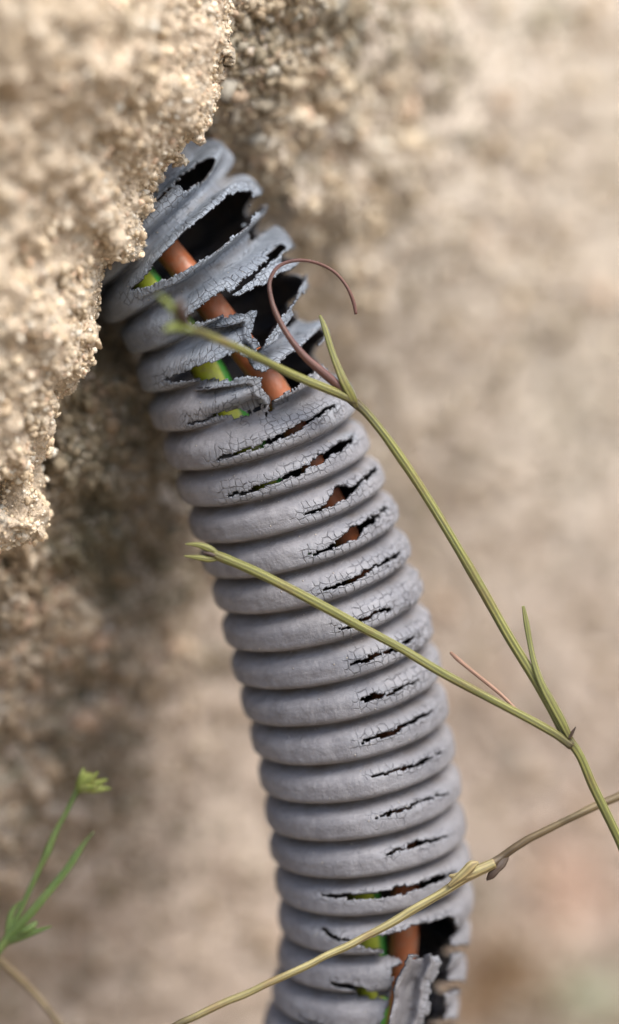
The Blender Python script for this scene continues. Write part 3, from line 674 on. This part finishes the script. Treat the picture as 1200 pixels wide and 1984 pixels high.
# --- the thin plant climbing across the conduit
pl = thing('wild_plant', 'thin olive plant with curling purple tendril crossing in front of the conduit', 'plant', tuple(at(1260, 1780, .2)))
tube('stem', [(1262,1780,.25,11),(1200,1628,.15,10.5),(1150,1525,.1,10.5),(1112,1446,.05,11,.25),(1100,1432,.05,13,.75),(1085,1405,.05,11,.2),(1040,1322,.05,10.5),(985,1232,.05,11),(930,1135,.03,10.5),(880,1050,0,10.5),(830,968,0,10),(780,892,-.02,10),(735,830,-.05,9.5,.1),(705,795,-.05,9,.45),(682,775,-.05,11,.9),(664,757,-.05,11,1),(655,746,-.05,5,1)], M_STEM, pl, 200, 24, ribs)
tube('tendril', [(688,782,-.08,6,.9),(668,760,-.10,8,.6),(645,738,-.12,10),(618,715,-.16,10),(590,690,-.20,9),(562,655,-.22,7.5),(540,618,-.20,7,.3),(526,580,-.15,6,.4),(523,545,-.10,5,.3),(538,518,-.05,4.5),(570,505,.0,4.2),(612,509,.05,4),(648,527,.08,4),(672,555,.1,4),(686,588,.12,4.5),(690,609,.12,3.5)], M_TENDRIL, pl, 150, 14, lambda th: 1 - .18 * np.cos(th * 4 * math.pi))
tube('leaf', [(692,790,-.10,5,.6),(682,768,-.15,9),(668,742,-.18,9.5),(655,712,-.16,8),(643,680,-.12,7),(634,650,-.08,7),(627,628,-.03,6),(620,611,0,3)], M_STEM, pl, 60, 14, lambda th: 1 - .45 * np.exp(-((th - .25) / .06) ** 2), .6)
tube('branch', [(690,780,-.10,8,.8),(668,768,-.14,9,.3),(640,756,-.18,9.5),(600,740,-.25,9.5),(555,720,-.36,9.5),(510,698,-.6,9),(462,675,-.95,9),(415,655,-1.3,8.5),(385,642,-1.6,8,.35),(358,633,-1.8,8,.5)], M_STEM, pl, 90, 18, ribs)
tube('leaf', [(372,640,-1.75,6,.4),(352,620,-1.85,10),(336,600,-2.0,8),(318,580,-2.05,6),(306,572,-2.1,3)], M_BUD, pl, 30, 12, None, .6)
tube('leaf', [(376,642,-1.75,5,.4),(352,634,-1.85,8),(335,633,-1.95,9),(318,640,-2.0,3)], M_BUD, pl, 30, 12, None, .6)
tube('bud', [(362,628,-1.8,6,.9),(352,612,-1.9,12,1),(347,592,-2.0,9,.9),(350,578,-2.0,3,.7)], M_DRYBR, pl, 24, 12)
tube('branch', [(1108,1446,.0,9,.8),(1085,1428,-.02,9,.4),(1050,1407,-.04,9,.1),(990,1375,-.06,9),(920,1338,-.06,9.5),(850,1300,-.05,10),(775,1255,-.04,10),(700,1215,-.08,10.5),(630,1177,-.14,10.5),(560,1140,-.18,10.5),(500,1110,-.16,10.5),(455,1090,-.12,10),(430,1080,-.1,10.5,.15),(412,1073,-.1,9,.45)], M_STEM, pl, 150, 22, ribs)
tube('leaf', [(424,1074,-.1,5,.3),(405,1063,-.12,8,.05),(385,1056,-.14,6),(359,1054,-.15,1.5)], M_STEM, pl, 30, 12, None, .6)
tube('leaf', [(424,1082,-.1,5,.3),(405,1083,-.12,7.5,.05),(388,1081,-.14,6),(357,1077,-.15,1.5)], M_STEM, pl, 30, 12, None, .6)
tube('leaf', [(420,1078,-.12,4,.9),(405,1073,-.14,5,1),(392,1071,-.15,1.5,1)], M_DRYBR, pl, 20, 10)
tube('leaf', [(1106,1432,-.02,6,.3),(1090,1400,-.04,9),(1068,1360,-.05,9.5),(1050,1325,-.04,8),(1035,1282,0,7),(1026,1240,.05,6.5),(1020,1205,.08,6.5),(1014,1174,.1,3.5)], M_STEM, pl, 70, 14, lambda th: 1 - .5 * np.exp(-((th - .25) / .06) ** 2), .6)
tube('stalk', [(998,1372,-.02,3),(970,1345,.05,3.5),(935,1316,.12,4),(905,1292,.2,4),(885,1275,.25,4.5),(873,1264,.3,3)], M_PINK, pl, 50, 10)
tube('thorn', [(1103,1430,-.02,4,.8),(1110,1418,-.04,3,.9),(1116,1408,-.05,.8,1)], M_DRYBR, pl, 16, 8)
# --- the dead stalk slanting across the bottom
ds = thing('dead_plant_stem', 'dry straw coloured stem slanting across the bottom end of the conduit', 'plant', tuple(at(320, 1998, -.2)))
tube('stem', [(320,1998,-.1,6,.9),(345,1984,-.1,8,.7),(385,1966,-.1,8.5,.2),(440,1940,-.1,9),(500,1914,-.1,9),(560,1886,-.1,9),(620,1857,-.05,9),(680,1828,0,9.5),(740,1797,.05,10),(800,1763,.1,10),(850,1733,.12,10),(892,1706,.14,12),(925,1688,.16,14),(958,1672,.2,11,.1)], M_DRY, ds, 150, 18, lambda th: .9 + .12 * np.cos(th * 2 * math.pi * 5), 1, .01, 3)
tube('stem', [(945,1678,.2,10,.1),(970,1662,.3,9,.3),(1000,1640,.3,9,.4),(1050,1613,.35,9,.2),(1110,1583,.4,8.5),(1160,1560,.5,9),(1210,1538,.6,10),(1290,1500,.8,10)], M_DRYBR, ds, 90, 14, lambda th: .9 + .12 * np.cos(th * 2 * math.pi * 4), 1, .01, 8)
tube('withered_leaf', [(985,1648,.3,5,.7),(975,1665,.28,8,.8),(962,1682,.25,9,.8),(952,1700,.22,8,.9),(944,1708,.22,2,.9)], M_DRYBR, ds, 40, 10, lambda th: 1 - .5 * np.exp(-((th - .25) / .07) ** 2), .5, .03, 5)
tube('withered_leaf', [(940,1685,.15,6),(912,1694,.08,8),(885,1700,.05,7),(872,1698,.05,2)], M_DRY, ds, 30, 10, None, .5, .02, 6)
tube('leaf_sheath', [(870,1716,.06,4),(900,1690,.04,9),(918,1676,.05,8),(928,1672,.06,2)], M_DRY, ds, 30, 10, None, .5, .02, 9)
# --- the small green plant, lower left
gp = thing('seedling', 'small fresh green plant with a yellowish bud at lower left, out of focus', 'plant', tuple(at(-30, 1880, 1.0)))
G = 1.15
tube('stem', [(-60,1910,G,9),(0,1838,G,9),(14,1818,G,9),(24,1798,G,7),(45,1752,G,6.5),(68,1702,G,6.5),(84,1668,G,7),(92,1652,G,9),(98,1636,G,8),(112,1604,G,6),(130,1572,G,6),(147,1538,G,6.5),(154,1526,G,8)], M_GREEN, gp, 90, 14)
tube('leaf', [(6,1836,G,6),(28,1806,G-.05,9),(66,1762,G-.1,9.5),(105,1715,G-.1,9),(128,1687,G-.1,9),(150,1654,G-.1,8),(168,1628,G-.1,4.5,.3),(183,1611,G-.1,3,.6)], M_GREEN, gp, 50, 12, None, .5)
tube('leaf', [(14,1822,G,5),(18,1792,G,7.5),(24,1766,G,6),(42,1746,G,2)], M_GREEN, gp, 30, 10, None, .5)
tube('leaf', [(10,1830,G,5),(35,1818,G-.1,8),(62,1808,G-.15,7),(100,1795,G-.2,2)], M_GREEN, gp, 30, 10, None, .5)
tube('bud', [(34,1812,G-.1,4),(50,1803,G-.15,7),(62,1795,G-.15,7),(72,1786,G-.15,3)], M_GREEN, gp, 24, 12)
fl = tube('flower_bud', [(150,1536,G,5),(157,1526,G,11),(164,1517,G,14),(172,1509,G,13),(180,1502,G,6)], M_BUD, gp, 30, 16, lambda th: 1 - .12 * np.cos(th * 10 * math.pi))
for dx, dy, dd in ((6,-42,0),(34,-34,-.1),(52,-20,-.05),(58,-2,.05),(30,-6,-.15)):
    tube('bract', [(156,1530,G+dd,6),(156+dx*.5,1530+dy*.5,G+dd*1.5,8),(156+dx,1530+dy,G+dd*2,2)], M_BUD, gp, 20, 10, None, .6)
# --- blurred twig in the bottom left corner
t = tube('dry_twig', [(-60,1800,1.6,8),(0,1862,1.7,8),(35,1893,1.75,7.5),(70,1928,1.8,7),(95,1958,1.8,6.5),(122,1992,1.8,6),(170,2070,1.9,6)], M_DRYBR, None, 60, 12)
tag(t, 'thin brown twig curving through the bottom left corner', 'twig')
